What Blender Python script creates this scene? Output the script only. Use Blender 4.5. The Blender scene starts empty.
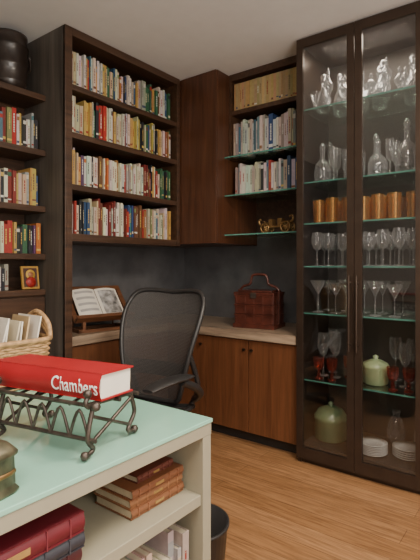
import bpy, math, random
from mathutils import Matrix, Vector
R=random.Random
scene=bpy.context.scene
H=2.60
# ---------------------------------------------------------------- materials
def newmat(name):
    m=bpy.data.materials.new(name); m.use_nodes=True
    nt=m.node_tree; b=nt.nodes['Principled BSDF']
    return m,nt,b
def plain(name,col,rough=.5,metal=0,coat=0,noise=.12,nscale=12):
    m,nt,b=newmat(name)
    b.inputs['Roughness'].default_value=rough; b.inputs['Metallic'].default_value=metal
    b.inputs['Coat Weight'].default_value=coat
    tc=nt.nodes.new('ShaderNodeTexCoord'); n=nt.nodes.new('ShaderNodeTexNoise'); n.inputs['Scale'].default_value=nscale; n.inputs['Detail'].default_value=4
    r=nt.nodes.new('ShaderNodeValToRGB')
    r.color_ramp.elements[0].color=(*[c*(1-noise) for c in col],1); r.color_ramp.elements[1].color=(*[min(1,c*(1+noise)) for c in col],1)
    r.color_ramp.elements[0].position=.3; r.color_ramp.elements[1].position=.7
    nt.links.new(tc.outputs['Object'],n.inputs['Vector']); nt.links.new(n.outputs['Fac'],r.inputs['Fac']); nt.links.new(r.outputs['Color'],b.inputs['Base Color'])
    return m
def wood(name,c1,c2,axis='Z',scale=1.0,rough=.42,bump=.05):
    m,nt,b=newmat(name)
    tc=nt.nodes.new('ShaderNodeTexCoord'); mp=nt.nodes.new('ShaderNodeMapping')
    s={'X':(1.2,22,22),'Y':(22,1.2,22),'Z':(22,22,1.2)}[axis]
    mp.inputs['Scale'].default_value=[v*scale for v in s]
    n=nt.nodes.new('ShaderNodeTexNoise'); n.inputs['Scale'].default_value=1.6; n.inputs['Detail'].default_value=7; n.inputs['Roughness'].default_value=.65; n.inputs['Distortion'].default_value=.6
    r=nt.nodes.new('ShaderNodeValToRGB'); r.color_ramp.elements[0].position=.32; r.color_ramp.elements[1].position=.68
    r.color_ramp.elements[0].color=(*c1,1); r.color_ramp.elements[1].color=(*c2,1)
    bp=nt.nodes.new('ShaderNodeBump'); bp.inputs['Strength'].default_value=bump; bp.inputs['Distance'].default_value=.01
    L=nt.links.new
    L(tc.outputs['Object'],mp.inputs['Vector']); L(mp.outputs['Vector'],n.inputs['Vector']); L(n.outputs['Fac'],r.inputs['Fac']); L(r.outputs['Color'],b.inputs['Base Color'])
    L(n.outputs['Fac'],bp.inputs['Height']); L(bp.outputs['Normal'],b.inputs['Normal'])
    b.inputs['Roughness'].default_value=rough
    return m
def vcol(name,rough=.5,coat=0):
    m,nt,b=newmat(name)
    a=nt.nodes.new('ShaderNodeVertexColor'); a.layer_name='Col'
    n=nt.nodes.new('ShaderNodeTexNoise'); n.inputs['Scale'].default_value=60; tc=nt.nodes.new('ShaderNodeTexCoord')
    mx=nt.nodes.new('ShaderNodeMix'); mx.data_type='RGBA'; mx.blend_type='MULTIPLY'; mx.inputs[0].default_value=.3
    nt.links.new(tc.outputs['Object'],n.inputs['Vector'])
    nt.links.new(a.outputs['Color'],mx.inputs[6]); nt.links.new(n.outputs['Fac'],mx.inputs[7])
    nt.links.new(mx.outputs[2],b.inputs['Base Color']); b.inputs['Roughness'].default_value=rough; b.inputs['Coat Weight'].default_value=coat
    return m
def glass(name,tint=(1,1,1),base=.06,edge=.7,rough=.03,gl=(1,1,1),haze=0):
    m=bpy.data.materials.new(name); m.use_nodes=True; nt=m.node_tree; nt.nodes.clear()
    o=nt.nodes.new('ShaderNodeOutputMaterial'); mx=nt.nodes.new('ShaderNodeMixShader')
    t=nt.nodes.new('ShaderNodeBsdfTransparent'); t.inputs['Color'].default_value=(*tint,1)
    g=nt.nodes.new('ShaderNodeBsdfGlossy'); g.inputs['Roughness'].default_value=rough; g.inputs['Color'].default_value=(*gl,1)
    lw=nt.nodes.new('ShaderNodeLayerWeight'); lw.inputs['Blend'].default_value=.35
    mr=nt.nodes.new('ShaderNodeMapRange'); mr.inputs['To Min'].default_value=base; mr.inputs['To Max'].default_value=edge
    L=nt.links.new
    src=g.outputs[0]
    if haze:
        d=nt.nodes.new('ShaderNodeBsdfDiffuse'); d.inputs['Color'].default_value=(*gl,1); m2=nt.nodes.new('ShaderNodeMixShader'); m2.inputs[0].default_value=haze
        L(g.outputs[0],m2.inputs[1]); L(d.outputs[0],m2.inputs[2]); src=m2.outputs[0]
    L(lw.outputs['Facing'],mr.inputs['Value']); L(mr.outputs['Result'],mx.inputs[0]); L(t.outputs[0],mx.inputs[1]); L(src,mx.inputs[2]); L(mx.outputs[0],o.inputs[0])
    return m
M_dark=wood('dark_walnut',(.028,.014,.008),(.082,.040,.021),'X')
M_slate=plain('charcoal_wall_paint',(.088,.088,.093),.65,noise=.35,nscale=5)
M_side=wood('patinated_panel',(.040,.033,.027),(.125,.105,.088),'Z',.45,.5)
M_wal=wood('walnut_veneer',(.085,.031,.013),(.160,.062,.026),'Z',rough=.36)
M_wald=wood('dark_walnut_veneer',(.048,.018,.009),(.098,.038,.018),'Z',rough=.36)
M_stone=wood('travertine',(.14,.10,.07),(.40,.30,.21),'Y',.9,.3)
M_stoneX=wood('travertine_x',(.14,.10,.07),(.40,.30,.21),'X',.9,.3)
M_bronze=plain('bronze_frame',(.055,.037,.027),.33,.55)
M_cabback=plain('cabinet_back_panel',(.050,.042,.036),.5)
M_book=vcol('book_cloth',.5)
M_gpane=glass('door_glass',(.92,.92,.92),.03,.5,.02)
M_shelfg=glass('shelf_glass',(.80,.93,.88),.10,.6,.02)
M_gedge=plain('green_glass_edge',(.08,.24,.19),.15,coat=.5)
M_crys=glass('crystal',(.89,.91,.92),.07,1.0,.04,haze=.28)
M_amber=glass('amber_glass',(.78,.46,.16),.28,.9,.15,(.80,.47,.16),haze=.35)
M_redg=glass('red_glass',(.85,.45,.38),.07,.8,.1,(.70,.20,.15),haze=.3)
M_greeng=glass('green_glass',(.75,.86,.80),.08,.8,.1,(.6,.75,.65),haze=.3)
M_sage=plain('sage_lacquer',(.29,.265,.19),.45,noise=.04)
M_mint=plain('mint_back_painted_glass',(.26,.50,.385),.15,coat=.6,noise=.02)
M_black=plain('black_plastic',(.022,.021,.021),.4,noise=.1)
M_iron=plain('wrought_iron',(.07,.055,.045),.4,.6,noise=.4,nscale=40)
M_brass=plain('aged_brass',(.26,.16,.065),.4,.8,noise=.3,nscale=30)
M_lac=plain('red_lacquer',(.070,.018,.011),.35,coat=.2,noise=.4,nscale=15)
M_wicker=plain('wicker_cane',(.40,.24,.11),.6,noise=.35,nscale=50)
M_paper=plain('paper',(.72,.67,.58),.7,noise=.05)
M_red=plain('red_book_cloth',(.31,.008,.012),.45,noise=.08)
M_white=plain('white_print',(.85,.84,.8),.5,noise=.02)
M_oakst=wood('bookrest_wood',(.09,.034,.015),(.17,.07,.03),'X')
M_knob=plain('knob_metal',(.05,.04,.03),.3,.8)
# ---------------------------------------------------------------- mesh builder
class MB:
    def __init__(s): s.v=[];s.f=[];s.m=[];s.c=[];s.sm=[];s.M=Matrix.Identity(4)
    def add(s,vs,fs,mat=0,col=(1,1,1),smooth=False):
        o=len(s.v); s.v+= [tuple(s.M@Vector(p)) for p in vs]
        for f in fs: s.f.append([i+o for i in f]); s.m.append(mat); s.c.append(col); s.sm.append(smooth)
    def box(s,x0,x1,y0,y1,z0,z1,mat=0,col=(1,1,1)):
        vs=[(x,y,z) for x in (x0,x1) for y in (y0,y1) for z in (z0,z1)]
        s.add(vs,[(0,1,3,2),(4,6,7,5),(0,4,5,1),(2,3,7,6),(0,2,6,4),(1,5,7,3)],mat,col)
    def lathe(s,prof,c=(0,0,0),n=20,mat=0,col=(1,1,1),cap=True,sq=0):
        vs=[];fs=[]
        for r,z in prof:
            for i in range(n):
                a=2*math.pi*(i+.5*0)/n; vs.append((c[0]+r*math.cos(a),c[1]+r*math.sin(a),c[2]+z))
        for j in range(len(prof)-1):
            for i in range(n):
                k=(i+1)%n; fs.append((j*n+i,j*n+k,(j+1)*n+k,(j+1)*n+i))
        s.add(vs,fs,mat,col,True)
        if cap:
            s.add(vs[:n],[tuple(range(n))[::-1]],mat,col); 
            if prof[-1][0]<.002 or cap==2: s.add(vs[-n:],[tuple(range(n))],mat,col)
    def tube(s,pts,r,n=6,mat=0,col=(1,1,1),closed=False):
        P=[Vector(p) for p in pts]; N=len(P); vs=[];fs=[]
        up=Vector((0,0,1)); prev=None
        for i in range(N):
            if closed: t=P[(i+1)%N]-P[(i-1)%N]
            else: t=P[min(i+1,N-1)]-P[max(i-1,0)]
            if t.length<1e-9: t=Vector((0,0,1))
            t.normalize()
            if prev is None:
                a=t.cross(up); 
                if a.length<.05: a=t.cross(Vector((1,0,0)))
            else: a=prev-t*prev.dot(t)
            a.normalize(); prev=a; b=t.cross(a)
            rr=r[i] if isinstance(r,(list,tuple)) else r
            for k in range(n):
                th=2*math.pi*k/n; vs.append(P[i]+a*math.cos(th)*rr+b*math.sin(th)*rr)
        for i in range(N if closed else N-1):
            j=(i+1)%N
            for k in range(n):
                l=(k+1)%n; fs.append((i*n+k,j*n+k,j*n+l,i*n+l))
        s.add(vs,fs,mat,col,True)
        if not closed:
            s.add(vs[:n],[tuple(range(n))],mat,col); s.add(vs[-n:],[tuple(range(n))[::-1]],mat,col)
    def grid(s,rows,mat=0,col=(1,1,1)):
        n=len(rows[0]); vs=[p for r in rows for p in r]; fs=[]
        for j in range(len(rows)-1):
            for i in range(n-1): fs.append((j*n+i,j*n+i+1,(j+1)*n+i+1,(j+1)*n+i))
        s.add(vs,fs,mat,col,True)
    def build(s,name,mats,bevel=0,parent=None,solid=0):
        me=bpy.data.meshes.new(name); me.from_pydata(s.v,[],s.f)
        for m in mats: me.materials.append(m)
        me.polygons.foreach_set('material_index',s.m); me.polygons.foreach_set('use_smooth',s.sm)
        ca=me.color_attributes.new('Col','FLOAT_COLOR','CORNER'); d=[]
        for p,c in zip(me.polygons,s.c):
            for _ in range(p.loop_total): d+=[*c,1]
        ca.data.foreach_set('color',d); me.update()
        ob=bpy.data.objects.new(name,me); scene.collection.objects.link(ob)
        if solid:
            k=ob.modifiers.new('Solid','SOLIDIFY'); k.thickness=solid
        if bevel:
            b=ob.modifiers.new('Bevel','BEVEL'); b.width=bevel; b.segments=2; b.limit_method='ANGLE'; b.angle_limit=math.radians(50)
        if parent: ob.parent=parent
        return ob
def cr(pts,k=6,closed=False):
    P=[Vector(p) for p in pts]; out=[]; N=len(P)
    rng=range(N if closed else N-1)
    for i in rng:
        g=(lambda j:P[j%N]) if closed else (lambda j:P[max(0,min(N-1,j))])
        a,b,c,d=g(i-1),g(i),g(i+1),g(i+2)
        for q in range(k):
            t=q/k; out.append(.5*((2*b)+(c-a)*t+(2*a-5*b+4*c-d)*t*t+(3*b-a-3*c+d)*t**3))
    if not closed: out.append(P[-1])
    return out
# ---------------------------------------------------------------- room
WX,WY=3.15,2.70
def floor_mat():
    m,nt,b=newmat('oak_plank_floor'); L=nt.links.new
    tc=nt.nodes.new('ShaderNodeTexCoord'); mp=nt.nodes.new('ShaderNodeMapping'); mp.inputs['Rotation'].default_value=(0,0,math.radians(90))
    br=nt.nodes.new('ShaderNodeTexBrick'); br.inputs['Scale'].default_value=1; br.inputs['Brick Width'].default_value=1.5; br.inputs['Row Height'].default_value=.13
    br.inputs['Mortar Size'].default_value=.0012; br.inputs['Color1'].default_value=(.30,.150,.062,1); br.inputs['Color2'].default_value=(.38,.20,.09,1); br.inputs['Mortar'].default_value=(.13,.06,.025,1)
    br.offset=.37
    mp2=nt.nodes.new('ShaderNodeMapping'); mp2.inputs['Scale'].default_value=(45,2.6,1)
    n=nt.nodes.new('ShaderNodeTexNoise'); n.inputs['Scale'].default_value=1.5; n.inputs['Detail'].default_value=8; n.inputs['Distortion'].default_value=1.2
    r=nt.nodes.new('ShaderNodeValToRGB'); r.color_ramp.elements[0].position=.33; r.color_ramp.elements[0].color=(.48,.43,.38,1); r.color_ramp.elements[1].position=.62; r.color_ramp.elements[1].color=(1,1,1,1)
    mx=nt.nodes.new('ShaderNodeMix'); mx.data_type='RGBA'; mx.blend_type='MULTIPLY'; mx.inputs[0].default_value=.85
    L(tc.outputs['Object'],mp.inputs['Vector']); L(mp.outputs[0],br.inputs['Vector']); L(tc.outputs['Object'],mp2.inputs['Vector']); L(mp2.outputs[0],n.inputs['Vector'])
    L(n.outputs['Fac'],r.inputs['Fac']); L(br.outputs['Color'],mx.inputs[6]); L(r.outputs['Color'],mx.inputs[7]); L(mx.outputs[2],b.inputs['Base Color'])
    b.inputs['Roughness'].default_value=.45
    return m
M_ceil=plain('ceiling_paint',(.76,.75,.74),.9,noise=.02)
M_wall=plain('wall_paint',(.5,.48,.45),.9,noise=.02)
def roombox(name,a,mat):
    b=MB(); b.box(*a); b.build(name,[mat])
x0,y0=-1.6,-1.4
roombox('floor',(x0-.1,WX+.1,y0-.1,WY+.1,-.1,0),floor_mat())
roombox('ceiling',(x0-.1,WX+.1,y0-.1,WY+.1,H,H+.1),M_ceil)
roombox('wall_north',(x0,WX,WY,WY+.1,0,H),M_slate)
roombox('wall_east',(WX,WX+.1,y0,WY+.1,0,H),M_slate)
roombox('wall_west',(x0-.1,x0,y0,WY+.1,0,H),M_wall)
roombox('wall_south',(x0,WX,y0-.1,y0,0,H),M_wall)
# ---------------------------------------------------------------- main bookcase (wall A)
AF=2.26; AX0,AX1=1.585,2.585
AZ=[1.395,1.685,1.99,2.27]
b=MB()
b.box(AX0,AX0+.022,AF+.004,WY-.003,0.0,H-.003,1)
b.box(AX0,AX0+.05,AF,AF+.02,0.0,H-.003,0)
b.box(AX1-.03,AX1,AF,WY-.003,AZ[0]-.045,H-.003,0)
b.box(AX0+.05,AX1-.03,AF,WY-.003,H-.05,H-.003,0)
b.box(AX0+.022,AX1-.03,WY-.02,WY-.003,AZ[0]-.045,H-.05,0)
for z in AZ: b.box(AX0+.05,AX1-.03,AF+.005,WY-.02,z-(.045 if z<1.5 else .034),z,0)
b.build('bookcase',[M_dark,M_side],.002)
# left bookcase
LF=2.45; LX0,LX1=.55,AX0-.002
LZ=[1.065,1.277,1.56,1.895,2.225]
b=MB()
for z in LZ: b.box(LX0,LX1,LF,WY-.02,z-.035,z,0)
b.box(LX0,LX1,WY-.02,WY-.003,.0,2.225,0)
b.box(LX0,LX0+.03,LF,WY-.02,.0,2.19,0)
b.box(LX0+.03,LX1,LF+.02,WY-.02,.06,1.03,0)
for i in range(2):
    w=(LX1-LX0-.03)/2; xx=LX0+.03+i*w
    b.box(xx+.004,xx+w-.004,LF+.002,LF+.02,.08,1.02,0)
b.build('bookcase',[M_dark],.003)
# corner upper cabinet
CF=2.595; CY=1.93
b=MB()
b.box(CF+.018,WX-.003,CY,WY-.003,AZ[0]-.03,H-.003,0)
b.box(CF,CF+.017,CY+.002,AF-.002,AZ[0]-.03,H-.006,0)
b.box(CF+.002,CF+.018,AF,AF+.03,AZ[0]-.03,H-.006,0)
b.build('corner_wall_cabinet',[M_wald],.002)
# upper open shelving on wall B
SF=2.75; SY0,SY1=1.295,CY-.002
b=MB()
b.box(SF,WX-.003,SY0,SY0+.03,1.98,H-.003,0); b.box(SF,WX-.003,SY1-.02,SY1,1.98,H-.003,0)
b.box(SF,WX-.003,SY0+.03,SY1-.02,H-.05,H-.003,0)
b.box(SF,WX-.02,SY0+.03,SY1-.02,2.300,2.33,0)
b.box(WX-.02,WX-.003,SY0,SY1,1.43,H-.05,0)
for z in (1.988,1.712,1.43):
    b.box(SF-.055,WX-.021,SY0+.002,SY1-.002,z-.009,z,1); b.box(SF-.0575,SF-.055,SY0+.002,SY1-.002,z-.009,z,2)
b.build('wall_shelving',[M_dark,M_shelfg,M_gedge])
# ---------------------------------------------------------------- base cabinets + counter
BX=2.60; BY0=1.30; BAF=2.39; CT=.77
b=MB()
b.box(BX+.02,WX-.003,BY0,WY-.003,.08,CT-.06,0); b.box(BX+.07,WX-.01,BY0,WY-.003,0,.08,1)
b.box(AX0+.024,BX+.02,BAF+.02,WY-.003,.08,CT-.06,0); b.box(AX0+.03,BX+.07,BAF+.07,WY-.01,0,.08,1)
n=3; w=(BAF-BY0)/n
for i in range(n):
    ya=BY0+i*w; b.box(BX,BX+.019,ya+.0025,ya+w-.0025,.085,CT-.066,0)
for yk in (BY0+w-.03,BY0+w+.03,BY0+2*w+.04):
    b.tube([(BX-.022,yk,CT-.13),(BX-.014,yk,CT-.13),(BX-.012,yk,CT-.13),(BX,yk,CT-.13)],[.009,.011,.005,.005],10,2)
w=(BX-AX0-.03)/2
for i in range(2):
    xa=AX0+.026+i*w; b.box(xa+.0025,xa+w-.0025,BAF,BAF+.019,.085,CT-.066,0)
b.build('base_cabinet',[M_wal,M_black,M_knob],.0015)
b=MB()
b.box(BX-.025,WX-.003,BY0,WY-.003,CT-.058,CT,0)
b.box(AX0+.024,BX-.025,BAF-.025,WY-.003,CT-.058,CT,1)
b.build('stone_countertop',[M_stone,M_stoneX],.003)
# ---------------------------------------------------------------- glass display cabinet
GX=2.56; GY0,GY1=.56,1.288; GB=3.02
GZ=[.115,.507,.917,1.204,1.467,1.72,2.17]
b=MB()
b.box(GX+.022,GB,GY1-.022,GY1,0,H-.003,0); b.box(GX+.022,GB,GY0,GY0+.022,0,H-.003,0)
b.box(GB-.02,GB,GY0+.022,GY1-.022,.0,H-.003,1)
b.box(GX+.022,GB-.02,GY0+.022,GY1-.022,.075,.115,1); b.box(GX+.022,GB-.02,GY0+.022,GY1-.022,H-.04,H-.003,0)
b.box(GX+.03,GX+.05,GY0+.022,GY1-.022,0,.075,0)
for z in GZ[1:]:
    b.box(GX+.045,GB-.021,GY0+.024,GY1-.024,z-.009,z,3); b.box(GX+.0425,GX+.045,GY0+.024,GY1-.024,z-.009,z,4)
mid=.928
for (ya,yb) in ((GY0,mid-.0015),(mid+.0015,GY1)):
    sw=.042
    b.box(GX,GX+.02,ya,ya+sw,.03,H-.01,0); b.box(GX,GX+.02,yb-sw,yb,.03,H-.01,0)
    b.box(GX,GX+.02,ya+sw,yb-sw,.03,.10,0); b.box(GX,GX+.02,ya+sw,yb-sw,H-.065,H-.01,0)
    b.box(GX+.008,GX+.012,ya+sw,yb-sw,.10,H-.065,2)
for yh in (mid-.022,mid+.022):
    b.tube([(GX-.03,yh,.72),(GX-.03,yh,1.15)],.006,8,0)
    for zz in (.76,1.11): b.tube([(GX-.03,yh,zz),(GX,yh,zz)],.005,8,0)
b.build('display_cabinet',[M_bronze,M_cabback,M_gpane,M_shelfg,M_gedge])
# ---- glassware
def wine(h=.19,r=.034): return [(r*.9,0),(r*.9,.003),(.004,.008),(.0035,h*.45),(r*.6,h*.52),(r,h*.68),(r*1.02,h*.78),(r*.82,h)]
def martini(h=.17,r=.05): return [(.034,0),(.034,.003),(.0035,.008),(.0035,h*.55),(r,h)]
def flute(h=.2): return [(.028,0),(.028,.003),(.004,.008),(.0035,h*.35),(.02,h*.45),(.024,h*.8),(.022,h)]
def decanter(h=.3,r=.055): return [(r*.8,0),(r,.01),(r,h*.35),(r*.8,h*.48),(.016,h*.6),(.014,h*.78),(.022,h*.8),(.012,h*.82),(.02,h*.9),(.012,h*.97),(.0,h)]
def tumbler(h=.1,r=.036): return [(r*.85,0),(r,h)]
def goblet(h=.14,r=.04): return [(r*.8,0),(r*.8,.004),(.007,.012),(.012,h*.2),(.006,h*.38),(r*.8,h*.5),(r,h*.7),(r*1.05,h)]
def orn(h=.2,r=.04): return [(r,0),(r,.006),(r*.3,.02),(r*.6,h*.2),(r*.25,h*.3),(r*.75,h*.45),(r*.9,h*.58),(r*.4,h*.7),(r*.2,h*.8),(r*.35,h*.87),(0,h)]
def group(name,prof_fn,z,spots,mat,n=18):
    b=MB()
    for (x,y,*p) in spots: b.lathe(prof_fn(*p),(x,y,z+.001),n,0)
    return b.build(name,[mat])
rg=R(4)
def spots(y0,y1,dy,rows,*p,j=.006,skip=()):
    o=[]; k=0
    for x in rows:
        y=y1
        while y>=y0:
            if k not in skip: o.append((x+rg.uniform(-j,j),y+rg.uniform(-j,j),*[q*rg.uniform(.95,1.05) for q in p]))
            k+=1; y-=dy
    return o
xs=(2.68,2.79,2.90)
group('crystal_decanter_set',decanter,GZ[6],[(2.74,1.19,.25,.04),(2.86,1.13,.28,.04),(2.86,.99,.26,.045),(2.74,.82,.24,.04),(2.87,.88,.27,.045),(2.90,.70,.3,.045)],M_crys)
group('crystal_ornaments',orn,GZ[6],[(2.67,1.13,.25,.035),(2.68,1.04,.17,.035),(2.76,1.06,.22,.03),(2.66,.96,.13,.03),(2.67,.87,.15,.035),(2.66,.78,.22,.035),(2.74,.73,.18,.035),(2.67,.68,.14,.03),(2.80,.64,.24,.035)],M_crys,12)
group('crystal_bowl',lambda h,r:[(r*.5,0),(r*.5,.01),(.012,.02),(.012,.05),(r*.7,.07),(r,h)],GZ[6],[(2.66,1.21,.11,.035),(2.76,.945,.11,.045)],M_crys)
group('crystal_decanter_set',decanter,GZ[5],[(2.70,1.18,.25,.05),(2.84,1.19,.29,.05),(2.72,.985,.27,.062),(2.70,.84,.22,.055),(2.86,.9,.30,.05),(2.70,.68,.31,.062)],M_crys)
group('champagne_flutes',flute,GZ[5],[(2.66,1.09,.20),(2.74,1.10,.21),(2.83,1.08,.22),(2.90,1.0,.21),(2.66,.76,.20),(2.78,.76,.21),(2.88,.78,.21),(2.80,.64,.2)],M_crys)
group('amber_tumblers',tumbler,GZ[4],spots(.64,1.20,.092,(2.68,2.80),.145,.037),M_amber,20)
group('wine_glasses',wine,GZ[3],spots(.63,1.21,.082,xs,.205,.036),M_crys)
group('martini_glasses',martini,GZ[2],spots(.65,1.20,.115,(2.68,2.84),.19,.05),M_crys)
group('red_goblets',goblet,GZ[1],[(2.67,1.19,.13,.031),(2.67,1.105,.13,.031),(2.80,1.05,.13,.031),(2.66,.745,.13,.031),(2.68,.665,.13,.031)],M_redg)
group('tall_clear_glasses',wine,GZ[1],[(2.76,1.20,.27,.036),(2.76,1.12,.28,.036),(2.89,1.19,.28,.036),(2.92,.80,.26,.04),(2.92,.70,.26,.04),(2.78,.71,.25,.036)],M_crys)
b=MB()
b.lathe([(.05,0),(.07,.01),(.076,.1),(.08,.105),(.07,.125),(.03,.145),(.012,.15),(.018,.165),(.0,.175)],(2.74,.865,GZ[1]+.001),28)
b.build('lidded_green_pot',[plain('pale_green_ceramic',(.36,.46,.25),.3,coat=.4)])
b=MB()
s=.95; b.lathe([(.09*s,0),(.105*s,.01),(.105*s,.12),(.11*s,.125),(.108*s,.145),(.08*s,.185),(.03*s,.205),(.012*s,.208),(.018*s,.225),(.0,.235)],(2.76,1.15,GZ[0]+.001),28)
b.build('lidded_green_jar',[plain('green_ceramic',(.17,.23,.12),.3,coat=.4)])
b=MB()
for i in range(7): b.lathe([(.05,0),(.080,.012),(.082,.014),(.05,.006),(0,.006)],(2.69,.865,GZ[0]+.001+i*.009),28)
for i in range(5): b.lathe([(.05,0),(.080,.014),(.082,.016),(.05,.006),(0,.006)],(2.75,.690,GZ[0]+.001+i*.012),28)
b.build('stack_of_plates',[plain('white_porcelain',(.65,.65,.62),.25,coat=.5,noise=.03)])
b=MB()
for (x,y,s) in ((2.93,.80,.05),(2.93,.65,.045)):
    b.lathe([(s*.6,0),(s,.03),(s*1.1,.08),(s*.7,.15),(s*.4,.17),(s*.5,.2)],(x,y,GZ[0]+.001),24)
b.build('glass_vases',[M_crys])
# ---------------------------------------------------------------- books
PAL=[(.60,.57,.49)]*10+[(.52,.44,.29)]*5+[(.50,.34,.09)]*4+[(.36,.03,.022)]*4+[(.02,.02,.025)]*3+[(.03,.11,.05),(.03,.07,.16),(.42,.13,.03),(.18,.025,.02),(.06,.17,.19),(.18,.24,.09),(.34,.31,.27),(.14,.06,.03),(.04,.13,.07),(.10,.04,.11),(.28,.13,.05),(.30,.30,.28)]
def book_row(name,x,y,z,length,axis,hmin,hmax,tmin,tmax,dep,pal,seed,gap=(0,0),uniform=False,recess=.02,marks=1.0):
    r=R(seed); b=MB()
    base=Matrix.Translation((x,y,z+.001)) if axis=='X' else Matrix.Translation((x,y,z+.001))@Matrix(((0,1,0,0),(1,0,0,0),(0,0,1,0),(0,0,0,1)))
    s=0; basecol=pal[0]
    while True:
        if r.random()<.78 or s==0:
            basecol=r.choice(pal); hh=r.uniform(hmin,hmax)
        t=r.uniform(tmin,tmax)*(1.3 if r.random()<.12 else 1)
        h=hh*r.uniform(.97,1.02) if not uniform else hmax*r.uniform(.99,1.0)
        if s+t>length: break
        d=dep*r.uniform(.86,1); off=recess*r.uniform(.1,1.2)
        c=tuple(max(0,min(1,q*r.uniform(.85,1.17))) for q in basecol)
        b.M=base@Matrix.Translation((s,off,0))
        b.box(0,.0018,0.001,d,0,h,0,c); b.box(t-.0020,t-.0003,0.001,d,0,h,0,c); b.box(0,t-.0003,-.0005,.003,0,h,0,c)
        b.box(.0019,t-.0021,.003,d-.004,.003,h-.004,0,(.60,.52,.38))
        dark=sum(c)<.8
        lc=r.choice([(.65,.58,.4),(.6,.42,.1),(.65,.65,.6)]) if dark else r.choice([(.06,.05,.05),(.16,.05,.04),(.05,.07,.14),(.25,.12,.05),(.3,.03,.02)])
        k=r.random()
        if k<.75*marks:
            za=h*r.uniform(.3,.5); zb=h*r.uniform(.7,.88); tw=t*r.uniform(.10,.16); q=za
            while q<zb:
                ln=r.uniform(.006,.018); b.box(t/2-tw,t/2+tw,-.0012,-.0004,q,min(zb,q+ln),0,lc); q+=ln+.003
        if k>.45:
            za=h*r.uniform(.06,.15); b.box(.001,t-.001,-.0011,-.0004,za,za+h*r.uniform(.03,.08),0,lc)
        if k>.82: b.box(.001,t-.001,-.0011,-.0004,h*.80,h*.92,0,r.choice(pal))
        s+=t+.0004
    b.M=Matrix.Identity(4)
    return b.build(name,[M_book])
L=AX1-AX0-.10
for i,z in enumerate(AZ):
    book_row('row_of_books',AX0+.055,AF+.03,z,L,'X',.175,.232 if i<3 else .225,.009,.023,.16,PAL,10+i)
for i,(z,hm) in enumerate(((LZ[1],.19),(LZ[2],.22),(LZ[3],.21))):
    pal=PAL+[(.03,.03,.03)]*4+[(.34,.02,.015)]*4
    book_row('row_of_books',LX0+.04,LF+.015,z,LX1-LX0-.05,'X',hm*.8,hm,.012,.030,.17,pal,30+i)
book_row('row_of_books',LX0+.04,LF+.03,LZ[0],.80,'X',.10,.155,.014,.03,.12,PAL,44)
book_row('row_of_magazines',SF+.02,SY0+.035,2.33,SY1-SY0-.06,'Y',.19,.2,.013,.02,.18,[(.42,.30,.13),(.38,.28,.13),(.45,.33,.16)],50,uniform=True,recess=.004,marks=.3)
pw=[(.54,.54,.51)]*6+[(.46,.42,.33)]*2+[(.03,.07,.17),(.04,.12,.18),(.03,.03,.04),(.16,.2,.22),(.28,.04,.03),(.30,.28,.26)]
book_row('row_of_books',SF+.01,SY0+.035,1.988,SY1-SY0-.06,'Y',.23,.275,.012,.026,.2,pw,51,marks=.7)
book_row('row_of_books',SF+.01,SY0+.005,1.712,SY1-SY0-.03,'Y',.2,.235,.012,.028,.2,pw,57,marks=.7)
# icon picture
b=MB(); b.M=Matrix.Translation((1.455,LF+.035,LZ[0]+.004))@Matrix.Rotation(math.radians(-8),4,'X')
b.box(0,.11,0,.012,0,.135,0,(.40,.22,.04)); b.box(.012,.098,-.002,0,.012,.123,0,(.07,.03,.02))
b.M=b.M@Matrix.Translation((.055,-.0025,.085))@Matrix.Rotation(math.radians(90),4,'X')
b.lathe([(.030,0),(.030,.0015),(0,.0016)],(0,0,0),20,0,(.60,.36,.06)); b.lathe([(.017,.001),(.017,.003),(0,.0031)],(0,0,0),16,0,(.35,.15,.07))
b.M=b.M@Matrix.Translation((0,-.045,0)); b.lathe([(.032,0),(.032,.002),(0,.0021)],(0,0,0),20,0,(.32,.02,.015))
b.build('framed_icon_picture',[M_book])
# black pot
b=MB(); b.lathe([(.075,0),(.085,.012),(.098,.04),(.10,.05),(.098,.06),(.106,.13),(.11,.14),(.108,.15),(.108,.24),(.113,.25),(.110,.26),(.098,.29),(.104,.31),(.104,.325),(.09,.325),(.085,.30),(.0,.29)],(1.42,2.575,2.226),36)
for sx in (-1,1):
    b.tube(cr([(1.42+sx*.105,2.575,2.226+.25),(1.42+sx*.135,2.575,2.226+.24),(1.42+sx*.135,2.575,2.226+.17),(1.42+sx*.106,2.575,2.226+.15)],5),.007,8)
b.build('black_lacquer_pot',[plain('black_lacquer',(.020,.013,.010),.3,coat=.3,noise=.4)])
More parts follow.
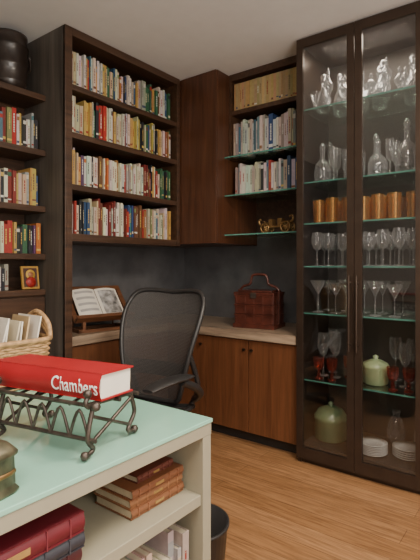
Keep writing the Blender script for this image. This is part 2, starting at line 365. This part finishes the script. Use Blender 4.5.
# ---------------------------------------------------------------- wooden bookrest with open magazine on counter
b=MB(); b.M=Matrix.Translation((2.02,2.50,CT+.001))@Matrix.Rotation(math.radians(-12),4,'Z')
b.box(-.19,.19,-.10,-.075,0,.02); b.box(-.19,.19,.07,.095,0,.02); b.box(-.19,-.165,-.10,.095,0,.022); b.box(.165,.19,-.10,.095,0,.022)
ba=b.M.copy()
tilt=Matrix.Translation((0,-.085,.075))@Matrix.Rotation(math.radians(-42),4,'X')
b.M=ba@tilt
b.box(-.21,.21,0,.014,0,.03); b.box(-.21,.21,0,.014,.255,.29)
b.box(-.21,-.18,0,.014,.03,.26); b.box(.18,.21,0,.014,.03,.26); b.box(-.012,.012,0,.012,.03,.26)
b.box(-.21,.21,-.045,0,-.012,.0); b.box(-.21,.21,-.052,-.045,-.012,.012)
for sx in (-1,1):
    rows=[]
    for j in range(2):
        rows.append([(sx*(.002+.165*i/10),-.004-.018*math.sin(math.pi*min(1,i/10*.9+.08)),.004+.25*j) for i in range(11)])
    b.grid(rows,1)
    for k in range(4 if sx<0 else 1):
        zz=.235-.05*k; hgt=(.02 if sx<0 else .20)
        rows=[[(sx*(.02+.13*i/8),-.0055-.018*math.sin(math.pi*min(1,(.02+.13*i/8)/.165*.9+.08)),zz-q*hgt) for i in range(9)] for q in (0,1)]
        b.grid(rows,2 if sx<0 else 3)
b.M=ba
for sx in (-.15,.15): b.tube([(sx,.08,.02),(sx,.05,.21)],.007,6)
for sx in (-.15,.15): b.box(sx-.01,sx+.01,-.098,-.075,.02,.08)
b.build('wooden_bookrest_with_magazine',[M_oakst,M_paper,plain('print_grey',(.40,.38,.36),.6),plain('photo_print',(.30,.29,.28),.5,noise=.8,nscale=25)])
# ---------------------------------------------------------------- red lacquer tiered basket
b=MB(); b.M=Matrix.Translation((2.80,1.70,CT+.001))@Matrix.Rotation(math.radians(8),4,'Z')
hx,hy=.10,.145
b.box(-hx-.01,hx+.01,-hy-.01,hy+.01,0,.03)
z=.03
for k in range(3):
    b.box(-hx,hx,-hy,hy,z,z+.062); b.box(-hx-.005,hx+.005,-hy-.005,hy+.005,z+.055,z+.066)
    for i in range(5):
        yy=-hy+.012+i*(2*hy-.024)/4; b.box(-hx-.003,-hx,yy-.006,yy+.006,z,z+.056)
    for i in range(4):
        xx=-hx+.012+i*(2*hx-.024)/3; b.box(xx-.006,xx+.006,-hy-.003,-hy,z,z+.056)
    z+=.068
b.box(-hx-.006,hx+.006,-hy-.006,hy+.006,z,z+.015); b.box(-hx*.8,hx*.8,-hy*.85,hy*.85,z+.015,z+.028)
for sy in (-1,1):
    b.box(-.018,.018,sy*(hy+.007)-.006,sy*(hy+.007)+.006,.03,z+.03)
pts=cr([(0,-hy-.007,z+.02),(0,-hy+.02,z+.05),(0,-hy*.5,z+.07),(0,-hy*.42,z+.11),(0,-.04,z+.135),(0,.04,z+.135),(0,hy*.42,z+.11),(0,hy*.5,z+.07),(0,hy-.02,z+.05),(0,hy+.007,z+.02)],6)
b.tube(pts,.009,8,0)
b.box(-hx-.010,-hx-.004,-.022,.022,z-.025,z+.012,1)
b.build('lacquered_picnic_basket',[M_lac,M_iron],.002)
# ---------------------------------------------------------------- brass model carriage
b=MB(); b.M=Matrix.Translation((2.80,1.56,1.431))@Matrix.Rotation(math.radians(90),4,'Z')
for (x,r) in ((-.085,.035),(.075,.03)):
    for sy in (-.035,.035):
        b.tube([(x+r*math.cos(a*math.pi/10),sy,r+.004+r*math.sin(a*math.pi/10)) for a in range(20)],.004,6,0,closed=True)
        for a in range(4): 
            c_,s_=math.cos(a*math.pi/4)*r,math.sin(a*math.pi/4)*r
            b.tube([(x-c_,sy,r+.004-s_),(x+c_,sy,r+.004+s_)],.0018,5)
    b.tube([(x,-.035,r+.004),(x,.035,r+.004)],.003,6)
b.grid([[(-.10+.2*i/12,y,.055+.028*((i/6-1)**2)*(1 if i<9 else 1.2)) for i in range(13)] for y in (-.025,.025)])
b.grid([[(-.10+.2*i/12,s*.025,q*.0+ (.055+.028*((i/6-1)**2) if q else .042)) for i in range(13)] for s,q in ((-1,1),(-1,0))])
b.box(-.09,.09,-.026,.026,.038,.048); b.box(-.05,-.02,-.025,.025,.048,.10); b.box(.02,.05,-.025,.025,.048,.095)
b.tube(cr([(.09,0,.045),(.13,0,.06),(.14,0,.09),(.125,0,.1)],5),.005,6)
b.tube(cr([(-.1,0,.07),(-.125,0,.09),(-.12,0,.115),(-.1,0,.11)],5),.005,6)
b.build('brass_model_carriage',[M_brass],solid=.003)
# ---------------------------------------------------------------- desk
DX0,DX1,DY0,DY1,DT=.20,1.10,.83,2.20,.75
b=MB()
b.box(DX0,DX1,DY0,DY1,DT-.012,DT,1)
b.box(DX0+.003,DX1-.003,DY0+.003,DY1-.003,DT-.048,DT-.013,0)
b.box(DX1-.042,DX1-.004,DY0+.004,DY0+.42,0,DT-.048,0)
b.box(DX0+.004,DX0+.042,DY0+.004,DY0+.42,0,DT-.048,0)
b.box(DX0+.042,DX1-.042,DY0+.40,DY0+.42,0,DT-.048,0)
b.box(DX0+.042,DX1-.042,DY0+.012,DY0+.40,.50,.532,0)
b.box(DX0+.042,DX1-.042,DY0+.012,DY0+.40,.05,.085,0); b.box(DX0+.042,DX1-.042,DY0+.04,DY0+.40,0,.05,0)
b.box(DX1-.042,DX1-.004,DY1-.06,DY1-.004,0,DT-.048,0); b.box(DX0+.004,DX0+.042,DY1-.3,DY1-.004,0,DT-.048,0)
b.box(DX0+.01,DX0+.03,DY0+.42,DY1-.3,.2,DT-.048,0)
b.build('desk',[M_sage,M_mint],.002)
SZ=.533
def flat_stack(name,x,y,z,specs,rot=0):
    b=MB(); zz=z+.001
    for (w,d,t,c,dx,dy,ro) in specs:
        b.M=Matrix.Translation((x+dx,y+dy,zz))@Matrix.Rotation(math.radians(ro),4,'Z')
        b.box(0,w,0,d,0,.003,0,c); b.box(0,w,0,d,t-.003,t-.0004,0,c)
        n=6; rows=[[(xx,.004-.007*math.sin(math.pi*k/n),t*k/n) for k in range(n+1)] for xx in (0,w)]
        b.grid(rows,0,c); b.box(.003,w-.003,.004,d-.004,.003,t-.003,0,(.52,.44,.30))
        for q in (.12,.3,.7,.88): b.box(w*q-.0015,w*q+.0015,-.0042,.003,.002,t-.002,0,tuple(min(1,v*1.3+.015) for v in c))
        b.box(w*.42,w*.58,-.0040,.003,t*.35,t*.65,0,(.35,.20,.06))
        zz+=t
    b.M=Matrix.Identity(4); return b.build(name,[M_book])
flat_stack('stack_of_leather_books',.835,.90,SZ,[(.21,.15,.026,(.22,.085,.035),0,0,0),(.21,.15,.024,(.27,.115,.048),.0,.006,0),(.205,.15,.026,(.20,.072,.03),.003,.0,0),(.15,.13,.02,(.12,.03,.018),.04,.02,2)])
flat_stack('stack_of_burgundy_books',.33,.855,SZ,[(.32,.22,.040,(.07,.010,.013),0,.01,0),(.33,.22,.035,(.03,.03,.04),-.01,.005,-1),(.32,.22,.045,(.13,.010,.018),0,0,0)])
book_row('row_of_books',.70,.86,.086,.34,'X',.30,.37,.015,.03,.22,[(.6,.6,.55),(.4,.36,.3),(.5,.4,.3),(.3,.3,.3)],61)
# ---------------------------------------------------------------- iron book stand and law book
b=MB(); ang=math.radians(12)
A=Vector((.735,.875,0)); dr=Vector((-math.sin(ang),math.cos(ang),0)); nr=Vector((math.cos(ang),math.sin(ang),0))
Mx=Matrix(((dr.x,nr.x,0,A.x),(dr.y,nr.y,0,A.y),(0,0,1,DT+.001),(0,0,0,1)))
b.M=Mx
LL=.34; lo,hi=.122,.114; BK=.13
for x in (.02,LL-.02):
    b.tube([(x,-.045,lo+.006),(x,BK,hi)],.006,8)
    b.tube(cr([(x,-.045,lo+.03),(x,-.058,lo+.012),(x,-.045,lo)],4),.006,8)
    b.tube(cr([(x,-.03,lo),(x,-.05,.05),(x,-.03,.018),(x,-.06,.009)],5),.006,8)
    b.tube(cr([(x,BK-.01,hi),(x,BK+.01,.06),(x,BK-.02,.02),(x,BK+.01,.009)],5),.006,8)
    b.tube([(x,-.035,.035),(x,BK-.01,.1)],.005,6); b.tube([(x,-.04,.1),(x,BK-.01,.03)],.005,6)
    for (yy,zz) in ((-.06,.011),(BK+.01,.011),(-.05,lo+.032)): b.lathe([(0,-.011),(.008,-.008),(.011,0),(.008,.008),(0,.011)],(x,yy,zz+.001),10)
for (yy,zz) in ((-.045,lo+.004),(BK,hi),(.05,.118),(-.045,.045)):
    b.tube([(.0,yy,zz),(LL,yy,zz)],.0055,8)
for i in range(5):
    xa=.02+i*(LL-.04)/5; w=(LL-.04)/5
    b.tube(cr([(xa,-.045,.045),(xa+w*.5,-.045,.112),(xa+w,-.045,.045)],5),.004,6)
    b.tube(cr([(xa,-.045,lo),(xa+w*.5,.05,.118),(xa+w,BK,hi)],5),.004,6)
for (xx) in (-.0,LL):
    b.lathe([(0,-.012),(.009,-.008),(.012,0),(.009,.008),(0,.012)],(xx,-.045,lo+.004),10)
b.build('wrought_iron_bookstand',[M_iron])
b=MB(); tl=math.atan2(hi-lo,BK+.045)
BM=Mx@Matrix.Translation((.0,-.03,lo+.011))@Matrix.Rotation(tl,4,'X')
b.M=BM; T=.066; D=.135; W=.375
b.box(0,W,.006,D,0,.004,0); b.box(0,W,.006,D,T-.004,T,0)
rows=[[(xx,.008-.012*math.sin(math.pi*k/10),T*k/10) for k in range(11)] for xx in (0,W)]
b.grid(rows,0); b.box(.006,W-.006,.008,D-.006,.004,T-.004,1)
law=b.build('law_book',[M_red,M_paper])
cu=bpy.data.curves.new('spine_title','FONT'); cu.body='Chambers'; cu.size=.062; cu.extrude=.0006; cu.align_x='LEFT'
to=bpy.data.objects.new('tmp',cu); scene.collection.objects.link(to)
bpy.context.view_layer.update()
dg=bpy.context.evaluated_depsgraph_get(); tm=bpy.data.meshes.new_from_object(to.evaluated_get(dg)); bpy.data.objects.remove(to)
tw=max(v.co.x for v in tm.vertices); TW=.145
for v in tm.vertices:
    px=v.co.x*TW/tw; pz=v.co.y*.88; pd=v.co.z
    xx=.006+(TW-px)
    zz=.015+pz*.9; yy=.008-.012*math.sin(math.pi*min(1,max(0,zz/T)))-.0012-pd
    v.co=BM@Vector((xx,yy,zz))
tm.materials.clear(); tm.materials.append(M_white)
t=bpy.data.objects.new('spine_title',tm); scene.collection.objects.link(t); t.parent=law
# ---------------------------------------------------------------- bronze casket on desk
b=MB(); b.M=Matrix.Translation((.455,.915,DT+.001))@Matrix.Rotation(math.radians(10),4,'Z')
def sqr(prof,mat=0):
    rows=[]; 
    for h_,z_ in prof:
        ring=[]
        for i in range(25):
            a=2*math.pi*i/24; c_,s_=math.cos(a),math.sin(a); k=(abs(c_)**5+abs(s_)**5)**(-1/5); ring.append((h_*k*c_,h_*k*s_,z_))
        rows.append(ring)
    b.grid(rows,mat)
sqr([(0,0),(.05,0),(.052,.006),(.045,.014),(.046,.018),(.044,.07),(.049,.075),(.050,.082),(.045,.088),(.036,.098),(.018,.106),(0,.108)])
sqr([(.0445,.035),(.047,.037),(.047,.043),(.0445,.045)],1)
b.lathe([(.004,.105),(.004,.112),(.009,.118),(.009,.124),(0,.130)],n=12,mat=1)
b.build('bronze_trinket_box',[plain('verdigris_bronze',(.10,.09,.055),.4,.6,noise=.5,nscale=30),M_brass])
# ---------------------------------------------------------------- wicker basket with papers
b=MB(); BW,BD,BH=.17,.12,.170
b.M=Matrix.Translation((.865,1.70,DT+.002))@Matrix.Rotation(math.radians(-3),4,'Z')
def ring(hw,hd,z,amp,ph,n=88):
    out=[]
    for i in range(n):
        a=2*math.pi*i/n; c_,s_=math.cos(a),math.sin(a); k=(abs(c_)**6+abs(s_)**6)**(-1/6)
        w=1+amp*math.cos(a*n/4+ph); out.append((hw*k*c_*w,hd*k*s_*w,z))
    return out
nc=17
for j in range(nc):
    z=.006+j*(BH-.012)/(nc-1); g=1+.10*j/nc
    b.tube(ring(BW*g,BD*g,z,.022,math.pi*(j%2)),.0062,6,0,closed=True)
b.tube(ring(BW*1.12,BD*1.13,BH+.004,.0,0),.010,8,0,closed=True)
b.box(-BW*.95,BW*.95,-BD*.95,BD*.95,0,.006,0)
for sx in (-1,1):
  for q in (0,.018,.036):
    b.tube(cr([(sx*BW*1.1,-.10,BH),(sx*BW*1.1,-.085,BH+.06-q),(sx*BW*1.1,0,BH+.10-q),(sx*BW*1.1,.085,BH+.06-q),(sx*BW*1.1,.10,BH)],6),.010,8)
rr=R(3)
for i in range(10):
    m=b.M.copy(); x=-.15+i*.028
    b.M=m@Matrix.Translation((x,-.01,.012))@Matrix.Rotation(math.radians(rr.uniform(6,16)),4,'Y')@Matrix.Rotation(math.radians(rr.uniform(-6,6)),4,'Z')
    b.box(0,.006,-.08,.08,0,rr.uniform(.20,.26),(1,3,1,2,1)[i%5]); b.M=m
b.build('wicker_letter_basket',[M_wicker,M_paper,plain('tan_envelope',(.5,.36,.2),.6),plain('cream_envelope',(.62,.54,.38),.6)])
# ---------------------------------------------------------------- waste bin
b=MB(); b.lathe([(.09,0),(.10,.01),(.125,.30),(.131,.302),(.131,.310),(.122,.310),(.096,.012),(0,.012)],(1.245,1.03,.001),36)
b.build('waste_bin',[M_black])
# ---------------------------------------------------------------- mesh office chair
def mesh_mat():
    m=bpy.data.materials.new('chair_mesh'); m.use_nodes=True; nt=m.node_tree; bs=nt.nodes['Principled BSDF']; o=nt.nodes['Material Output']
    bs.inputs['Base Color'].default_value=(.048,.044,.042,1); bs.inputs['Roughness'].default_value=.6
    t=nt.nodes.new('ShaderNodeBsdfTransparent'); mx=nt.nodes.new('ShaderNodeMixShader')
    tc=nt.nodes.new('ShaderNodeTexCoord'); w=nt.nodes.new('ShaderNodeTexWave'); w.bands_direction='Z'; w.inputs['Scale'].default_value=45
    w.inputs['Distortion'].default_value=.4
    mr=nt.nodes.new('ShaderNodeMapRange'); mr.inputs['To Min'].default_value=.72; mr.inputs['To Max'].default_value=1
    L=nt.links.new; L(tc.outputs['Object'],w.inputs['Vector']); L(w.outputs['Fac'],mr.inputs['Value']); L(mr.outputs[0],mx.inputs[0]); L(t.outputs[0],mx.inputs[1]); L(bs.outputs[0],mx.inputs[2]); L(mx.outputs[0],o.inputs[0])
    return m
b=MB()
CHX,CHY,CHR=1.59,1.725,math.radians(180+6)
b.M=Matrix.Translation((CHX,CHY,.001))@Matrix.Rotation(CHR,4,'Z')
for i in range(5):
    a=2*math.pi*i/5+.3; c_,s_=math.cos(a),math.sin(a)
    b.tube([(0.03*c_,.03*s_,.10),(.17*c_,.17*s_,.095),(.30*c_,.30*s_,.07)],[.028,.022,.015],8)
    for q in (-.016,.016):
        pc=(.31*c_-q*s_,.31*s_+q*c_,.028); b.tube([(pc[0]+s_*.009,pc[1]-c_*.009,pc[2]),(pc[0]-s_*.009,pc[1]+c_*.009,pc[2])],.027,14)
    b.tube([(.30*c_,.30*s_,.075),(.31*c_,.31*s_,.03)],.008,6)
b.tube([(0,0,.08),(0,0,.25)],.03,12); b.tube([(0,0,.25),(0,0,.38)],.018,12)
b.box(-.14,.12,-.09,.09,.37,.415)
def seatpt(u,v):
    w=.235+.03*math.sin(v*math.pi*.6); k=1-.25*max(0,(v-.8)/.2)**2
    x=-.22+.46*v; z=.455+.02*u*u-.035*max(0,(v-.7)/.3)**2-.012*math.sin(math.pi*v)*(1-u*u)
    return (x,u*w*k,z)
b.grid([[seatpt(-1+i/8,j/12) for i in range(17)] for j in range(13)],1)
rim=[seatpt(-1,j/12) for j in range(13)]+[seatpt(-1+i/8,1) for i in range(1,17)]+[seatpt(1,1-j/12) for j in range(1,13)]+[seatpt(1-i/8,0) for i in range(1,16)]
b.tube(rim,.014,8,0,closed=True)
out=[(.0,.48),(.14,.49),(.18,.54),(.208,.64),(.235,.76),(.257,.88),(.262,.96),(.245,1.025),(.205,1.058),(.13,1.064),(0,1.055)]
oc=cr([(0,y,z) for y,z in out],6)
def bx(y,z): 
    t=(z-.48)/.58
    return -.215-.13*t+.035*math.sin(math.pi*min(1,t*1.1))+.075*(y/.28)**2-.03*t*t
def halfw(z):
    best=0
    for p,q in zip(oc[:-1],oc[1:]):
        lo_,hi_=sorted((p.z,q.z))
        if lo_<=z<=hi_ and hi_>lo_:
            tt=(z-p.z)/(q.z-p.z); best=max(best,p.y+(q.y-p.y)*tt)
    return best
rows=[]
for j in range(25):
    z=.485+(1.058-.485)*j/24; w=halfw(z)
    rows.append([(bx(w*(-1+i/10),z),w*(-1+i/10),z) for i in range(21)])
b.grid(rows,1)
loop=[(bx(p.y,p.z),p.y,p.z) for p in oc]+[(bx(p.y,p.z),-p.y,p.z) for p in reversed(oc[1:-1])]
b.tube(loop,.013,8,0,closed=True)
b.grid([[(bx(y,z)-.035,y,z) for y in [(-.18+.36*i/10) for i in range(11)]] for z in (.60,.64,.68)],0)
for sy in (-1,1):
    b.tube(cr([(-.12,sy*.08,.40),(-.26,sy*.15,.42),(-.29,sy*.22,.55),(bx(.24,.72)-.01,sy*.235,.74)],6),.014,8)
    b.tube(cr([(-.27,sy*.215,.50),(-.22,sy*.28,.55),(-.12,sy*.312,.61),(-.01,sy*.31,.658)],6),[.02]*19,10)
    rows=[]
    for k in range(13):
        t=k/12; x=-.09+.30*t; wd=.046*(1-.35*abs(2*t-1)**3) ; hh=.016*(1-.6*abs(2*t-1)**4); zc=.675-.014*(1-2*t)**2*(1 if t>.5 else .3)
        yc=sy*(.305-.02*t)
        rows.append([(x,yc+wd*math.cos(a*math.pi/6),zc+hh*math.sin(a*math.pi/6)) for a in range(13)])
    b.grid(rows,0); 
    for rw in (rows[0],rows[-1]): b.add(rw[:-1],[tuple(range(12))],0)
b.build('mesh_office_chair',[M_black,mesh_mat()])
# ---------------------------------------------------------------- lights
def area(name,loc,size,energy,col,rot=(0,0,0),sy=None):
    l=bpy.data.lights.new(name,'AREA'); l.energy=energy; l.color=col; l.size=size
    if sy: l.shape='RECTANGLE'; l.size_y=sy
    o=bpy.data.objects.new(name,l); o.location=loc; o.rotation_euler=rot; scene.collection.objects.link(o); return o
warm=(1,.86,.70)
area('overhead_fill',(1.35,-.05,2.56),.6,66,warm)  # added overhead area lamp, no fixture; kept out of the door glass reflection
area('overhead_fill',(-.5,.0,2.5),1.2,56,(1,.91,.80))  # second added overhead area lamp, out of view, general fill
area('south_fill',(.3,-1.3,1.5),1.8,54,(1,.95,.88),(math.radians(90),0,0),1.6)  # added fill in front of the solid south wall, no window; lights the bookcase
area('ceiling_fill',(.2,-.8,1.7),.5,36,(1,.94,.88),(math.radians(180),0,0))  # unseen fill pointing up, added to brighten the ceiling
area('cabinet_fill',(2.75,.93,H-.05),.2,4.5,warm,sy=.5)  # added fill inside the cabinet top to bring out the glassware, no fitting
w=bpy.data.worlds.new('World'); scene.world=w; w.use_nodes=True; w.node_tree.nodes['Background'].inputs[0].default_value=(.8,.85,.9,1); w.node_tree.nodes['Background'].inputs[1].default_value=.3
# ---------------------------------------------------------------- camera
cd=bpy.data.cameras.new('camera'); cam=bpy.data.objects.new('camera',cd); scene.collection.objects.link(cam)
cam.location=(0,0,1.21); cam.rotation_euler=(math.radians(90),0,math.radians(37.4-90))
cd.sensor_fit='AUTO'; cd.sensor_width=36; cd.lens=458/560*36; cd.shift_y=-15/560; cd.clip_start=.02
scene.camera=cam
